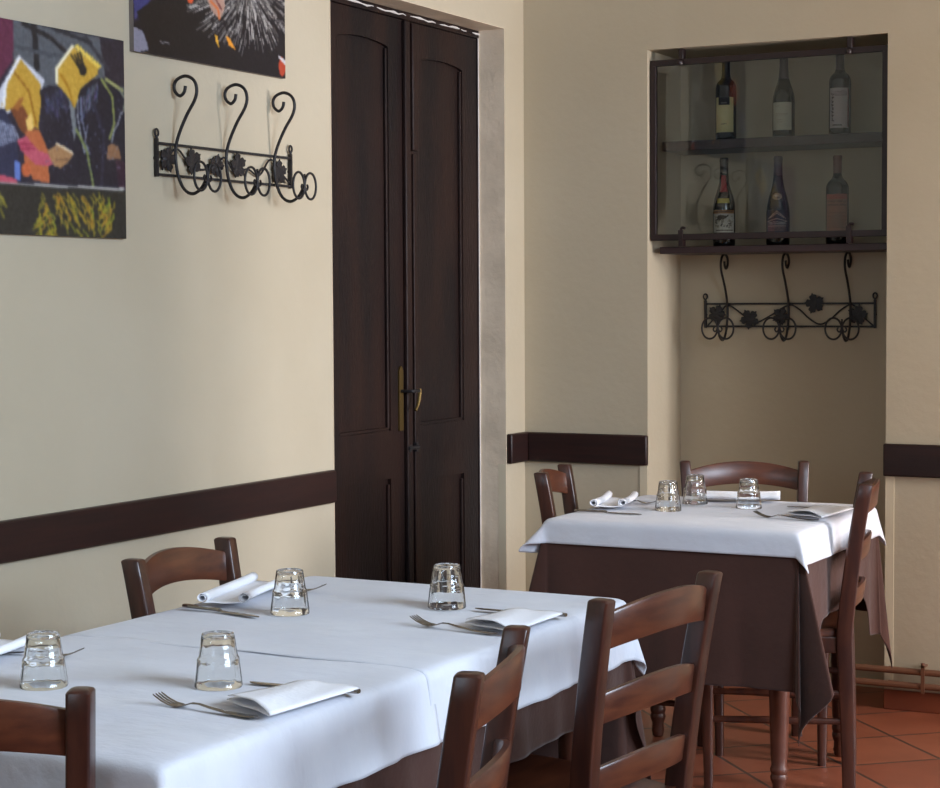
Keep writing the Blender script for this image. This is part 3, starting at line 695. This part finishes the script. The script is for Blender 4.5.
# ------------------------------------------------------------------ upturned tumblers
def tumbler_mesh():
    H = .092; N = 10
    def mod(a, z):
        t = max(0, min(1, (z-.003)/.008))*max(0, min(1, (.090-z)/.006)); q = max(0, 1-abs(z-.0495)/.004)
        return 1-.05*t*(1-q)*(1-abs(math.cos(a*N/2)))
    # outer from rim (z 0, on the table) up to the foot disc, then the inner back down; a step at half height
    outer = [(.0385,0.0),(.0395,.002),(.0388,.012),(.0368,.030),(.0352,.044),(.0350,.048),(.0338,.0505),(.0322,.053),(.0305,.066),(.0285,.080),(.0275,.088),(.0262,.0915),(.0245,.092)]
    inner = [(.0215,.0895),(.001,.0885)]
    cav = [(.001,.0865),(.0225,.0865),(.0254,.0835),(.0284,.066),(.0302,.053),(.0320,.050),(.0332,.047),(.0350,.030),(.0370,.012),(.0378,.002)]
    m = MB(); rings = []; seg = 60
    for (r, z) in outer+inner:
        rings.append([(r*mod(2*PI*k/seg, z)*math.cos(2*PI*k/seg), r*mod(2*PI*k/seg, z)*math.sin(2*PI*k/seg), z) for k in range(seg)])
    m.loft(rings, cap=False); n = len(rings); i = (n-1)*seg; m.f.append(tuple(range(i, i+seg)))
    rings = [[(r*(.5+.5*mod(2*PI*k/seg, z if z < .08 else .5))*math.cos(2*PI*k/seg), r*(.5+.5*mod(2*PI*k/seg, z if z < .08 else .5))*math.sin(2*PI*k/seg), z) for k in range(seg)] for r, z in cav]
    s0 = len(m.v); m.loft(rings, cap=False); m.f.append(tuple(range(s0+seg-1, s0-1, -1)))
    e = len(m.v)-seg
    for k in range(seg): j = (k+1) % seg; m.f.append((k, e+k, e+j, j))
    return m
gl0 = tumbler_mesh().build('drinking_glass', glass_m, angle=50)
ZG = ZT+.0045
GL = [(-2.063, 2.413, 'upturned clear tumbler closest to the left edge of the near white table'),
      (-1.804, 2.540, 'upturned clear tumbler beside the splayed fork on the nearest cloth'),
      (-2.088, 3.189, 'upturned clear tumbler by the rolled napkin and knife, wall side of the long table'),
      (-1.839, 3.392, 'upturned clear tumbler standing alone before the dark door, far end of the long table'),
      (-2.104, 5.270, 'upturned tumbler on the niche table, leftmost of its three glasses'),
      (-2.101, 5.485, 'upturned tumbler on the niche table, between its two other glasses'),
      (-1.908, 5.430, 'upturned tumbler on the niche table in front of the rolled napkin')]
for i, (x, y, lb) in enumerate(GL):
    o = gl0 if i == 0 else gl0.copy()
    if i: C.objects.link(o)
    o.location = (x, y, ZG+(.003 if 2.83 < y < 4 else 0)); o.scale = (1, 1, .96); o.rotation_euler = (0, 0, i*1.1+.3)
    tag(o, lb, 'glass', 'upturned drinking glasses')

# ------------------------------------------------------------------ cutlery and napkins
def strip(m, st, th=.0018):
    rings = []
    for (x, w, z, yc) in st: rings.append([(x, yc-w/2, z), (x, yc-w/2*.7, z-th*.5), (x, yc+w/2*.7, z-th*.5), (x, yc+w/2, z), (x, yc+w/2*.7, z+th*.5), (x, yc-w/2*.7, z+th*.5)])
    m.loft(rings)
def fork_mesh():   # local: tines towards -x at -.100, handle end at +.100, lying face up
    m = MB()
    strip(m, [(.100,.010,.0030,0),(.097,.017,.0028,0),(.080,.0185,.0022,0),(.045,.014,.0030,0),(.010,.009,.0060,0),(-.015,.006,.0095,0),(-.030,.008,.0090,0),(-.040,.018,.0055,0),(-.050,.024,.0028,0),(-.058,.025,.0026,0)], .0022)
    for k in range(4):
        y = (k-1.5)*.0065
        strip(m, [(-.056,.0050,.0026,y),(-.070,.0036,.0040,y),(-.085,.0034,.0085,y),(-.097,.0028,.0140,y),(-.102,.0012,.0165,y)], .0020)
    return m
def knife():
    t = MB(); strip(t, [(.105,.010,.005,0),(.101,.016,.005,0),(.085,.018,.005,0),(.040,.015,.005,0),(.012,.012,.005,0),(.004,.012,.004,0)], .006)
    b = MB(); strip(b, [(.006,.012,.0035,0),(-.010,.017,.0022,0),(-.050,.020,.0020,.001),(-.085,.017,.0018,.001),(-.100,.010,.0016,.003),(-.106,.003,.0015,.005)], .0016)
    return t, b
fk0 = fork_mesh().build('fork', steel_m, angle=40)
FK = [(-1.708, 2.372, math.radians(-6), 'steel fork with its tines pointing away from the napkin on the nearest cloth'),
      (-1.700, 3.165, math.radians(-10), 'steel fork beside the far-end tumbler, handle under the napkin by the seam chair'),
      (-2.270, 3.435, math.radians(188), 'steel fork mostly hidden behind the napkin and tumbler, wall side of the long table'),
      (-2.262, 2.610, math.radians(192), 'steel fork whose tip peeks out behind the tumbler nearest the left edge'),
      (-2.285, 5.400, math.radians(182), 'steel fork between the rolled napkin and leftmost tumbler of the niche table'),
      (-1.715, 5.205, math.radians(-8), 'steel fork in front of the folded napkin on the right of the niche table')]
def zl(y): return ZT+.0055+(.003 if 2.83 < y < 4 else 0)
for i, (x, y, r, lb) in enumerate(FK):
    o = fk0 if i == 0 else fk0.copy()
    if i: C.objects.link(o)
    o.location = (x, y, zl(y)); o.rotation_euler = (0, 0, r); tag(o, lb, 'fork', 'forks on the tables')
KN = [(-1.664, 2.578, math.radians(1), 'steel knife lying under the napkin on the nearest cloth, both ends showing'),
      (-1.668, 3.382, math.radians(-3), 'steel knife lying under the napkin at the far end of the long table'),
      (-2.214, 3.130, math.radians(172), 'steel knife in front of the rolled napkin, wall side of the long table'),
      (-2.232, 5.115, math.radians(184), 'steel knife in front of the two rolls of napkin, left on the niche table'),
      (-1.705, 5.500, math.radians(3), 'steel knife behind the folded napkin on the right of the niche table')]
h0, b0 = knife(); kroot = None
for i, (x, y, r, lb) in enumerate(KN):
    if i == 0:
        kroot = thing('table_knife', lb, 'knife', group='knives on the tables'); h0.build('handle', steel_m, kroot, angle=40); b0.build('blade', steel_m, kroot, angle=40); o = kroot
    else:
        o = kroot.copy(); C.objects.link(o)
        for ch in list(kroot.children): c = ch.copy(); C.objects.link(c); c.parent = o
        o['label'] = lb
    o.location = (x, y, zl(y)+.0005); o.rotation_euler = (0, 0, r)

def folded_napkin(x, y, ang, L, hw, label, skew):
    """a napkin folded in three layers over the cutlery, gaping a little at its near end; local y = fold axis"""
    rings = []
    for j in range(19):
        v = j/18; yy = (v-.5)*L; g = .35+.65*(1-v)**1.6; h = .0052*g; arch = .0075*g; sec = []
        for i in range(13): u = -1+i/6; sec.append((u*hw, .0008+.0010*math.sin(4*u+v*3)))
        for a in (-.8, 0, .8): sec.append((hw+h*.5*math.cos(a), h*.5+h*.5*math.sin(a)))
        for i in range(12): u = .95-1.9*i/11; sec.append((u*hw, h+arch*1.25*(1-u*u)**.8+.0012*math.sin(5*u+v*4)))
        rings.append([(a+skew*yy, yy-.030*(a/hw)*(1-v), b) for a, b in sec])
    m = MB(); m.loft(rings, closed=False); o = m.build('napkin', napk_m, angle=80)
    so = o.modifiers.new('thickness', 'SOLIDIFY'); so.thickness = .0013; so.offset = 0
    o.location = (x, y, zl(y)+.0075); o.rotation_euler = (0, 0, ang); tag(o, label, 'napkin', 'white napkins'); return o
def napkin(x, y, ang, L, half, rx, rz, label, skew=0, seed=0, flat_end=False):
    """a cloth napkin lying flat with both long sides rolled in; local y = roll axis"""
    if flat_end: return folded_napkin(x, y, ang, L, half+.024, label, skew)
    sec = []; n = 26
    for k in range(n): a = 3.2*PI*(1-k/(n-1)) ; q = .45+.55*k/(n-1); sec.append((-half-rx*q*math.sin(-a), rz-rz*q*math.cos(a)))
    sec = sec[:-1]; s2 = [(-a, b) for a, b in sec][::-1]
    mid = [(-half+2*half*i/8, .0006+.0012*math.sin(i)) for i in range(9)]
    sec = sec+mid+s2; rings = []
    for j in range(15):
        v = j/14; yy = (v-.5)*L; f = 1.0-(.55*v if flat_end else .12*math.sin(v*PI)); wv = .003*math.sin(v*5+seed)
        rings.append([(a+wv+skew*yy, yy+.010*a/half*(1-v), b*f+.0004) for a, b in sec])
    m = MB(); m.loft(rings, closed=False)
    o = m.build('napkin', napk_m, angle=70)
    so = o.modifiers.new('thickness', 'SOLIDIFY'); so.thickness = .0013; so.offset = 0
    o.location = (x, y, zl(y)+.0085); o.rotation_euler = (0, 0, ang); tag(o, label, 'napkin', 'white napkins')
    return o
napkin(-1.636, 2.490, math.radians(-2), .200, .038, .020, .0095, 'white napkin folded over fork and knife on the nearest cloth', .05, 1, True)
napkin(-1.632, 3.270, math.radians(2), .200, .038, .020, .0095, 'white napkin folded over cutlery at the far end of the long table', .03, 2, True)
napkin(-2.288, 3.330, math.radians(15), .30, .042, .012, .011, 'white napkin rolled at both sides, wall side of the long table by the arched chair', 0, 3)
napkin(-2.318, 2.545, math.radians(15), .27, .042, .012, .011, 'white napkin at the left edge behind the nearest-left tumbler', 0, 4)
napkin(-2.300, 5.330, math.radians(14), .26, .042, .013, .012, 'white napkin rolled at both sides on the left of the niche table', 0, 5)
napkin(-1.995, 5.590, math.radians(-72), .25, .036, .012, .0115, 'white napkin rolled at both sides along the back of the niche table', 0, 6)
napkin(-1.668, 5.355, math.radians(-2), .24, .038, .024, .0105, 'white napkin folded over cutlery on the right of the niche table', .02, 7, True)

# ------------------------------------------------------------------ camera
yaw, pitch, roll = 0.483940821, -0.0494091767, -0.00550559127
f = Vector((-math.sin(yaw)*math.cos(pitch), math.cos(yaw)*math.cos(pitch), math.sin(pitch)))
r = f.cross(Vector((0,0,1))).normalized(); u = r.cross(f)
r2 = r*math.cos(roll)+u*math.sin(roll); u2 = -r*math.sin(roll)+u*math.cos(roll)
cd = bpy.data.cameras.new('camera'); cam = bpy.data.objects.new('camera', cd); C.objects.link(cam)
cd.sensor_width = 36; cd.lens = 1898.865/940*36; cd.clip_start = .05
Mx = Matrix((r2, u2, -f)).transposed().to_4x4(); Mx.translation = (0, 0, 1.40); cam.matrix_world = Mx
bpy.context.scene.camera = cam

# ------------------------------------------------------------------ daylight through the windows
def area(name, loc, rot, sx, sy, power, col):
    l = bpy.data.lights.new(name, 'AREA'); l.shape = 'RECTANGLE'; l.size = sx; l.size_y = sy; l.energy = power; l.color = col
    o = bpy.data.objects.new(name, l); C.objects.link(o); o.location = loc; o.rotation_euler = rot; return o
def win_light(i, axis, p, q, z0, z1, power, col, down=0):
    if axis == 'x': return area('daylight_%d' % i, (XR+.24+.3*(down > 0), (p+q)/2, (z0+z1)/2+.012*down), (0, PI/2-math.radians(down), 0), z1-z0, q-p, power, col)
    return area('daylight_%d' % i, ((p+q)/2, YF-.24-.3*(down > 0), (z0+z1)/2+.012*down), (PI/2-math.radians(down), 0, 0), q-p, z1-z0, power, col)
win_light(1, 'x', *WR[0], 158, (.66,.81,1.0), 32)
win_light(2, 'x', *WR[1], 112, (1.0,.96,.98), 10)
win_light(3, 'y', *WF[0], 9, (.60,.80,1.0), 25)
w = bpy.data.worlds.new('sky'); bpy.context.scene.world = w; w.use_nodes = True
bg = w.node_tree.nodes['Background']; bg.inputs[0].default_value = (.75,.86,1,1); bg.inputs[1].default_value = 1.0
sc = bpy.context.scene
sc.view_settings.view_transform = 'Standard'; sc.view_settings.look = 'None'; sc.view_settings.gamma = 1; sc.view_settings.exposure = 1.0
sc.cycles.max_bounces = 12; sc.cycles.transmission_bounces = 12; sc.cycles.transparent_max_bounces = 16; sc.cycles.diffuse_bounces = 6
sc.cycles.use_denoising = True
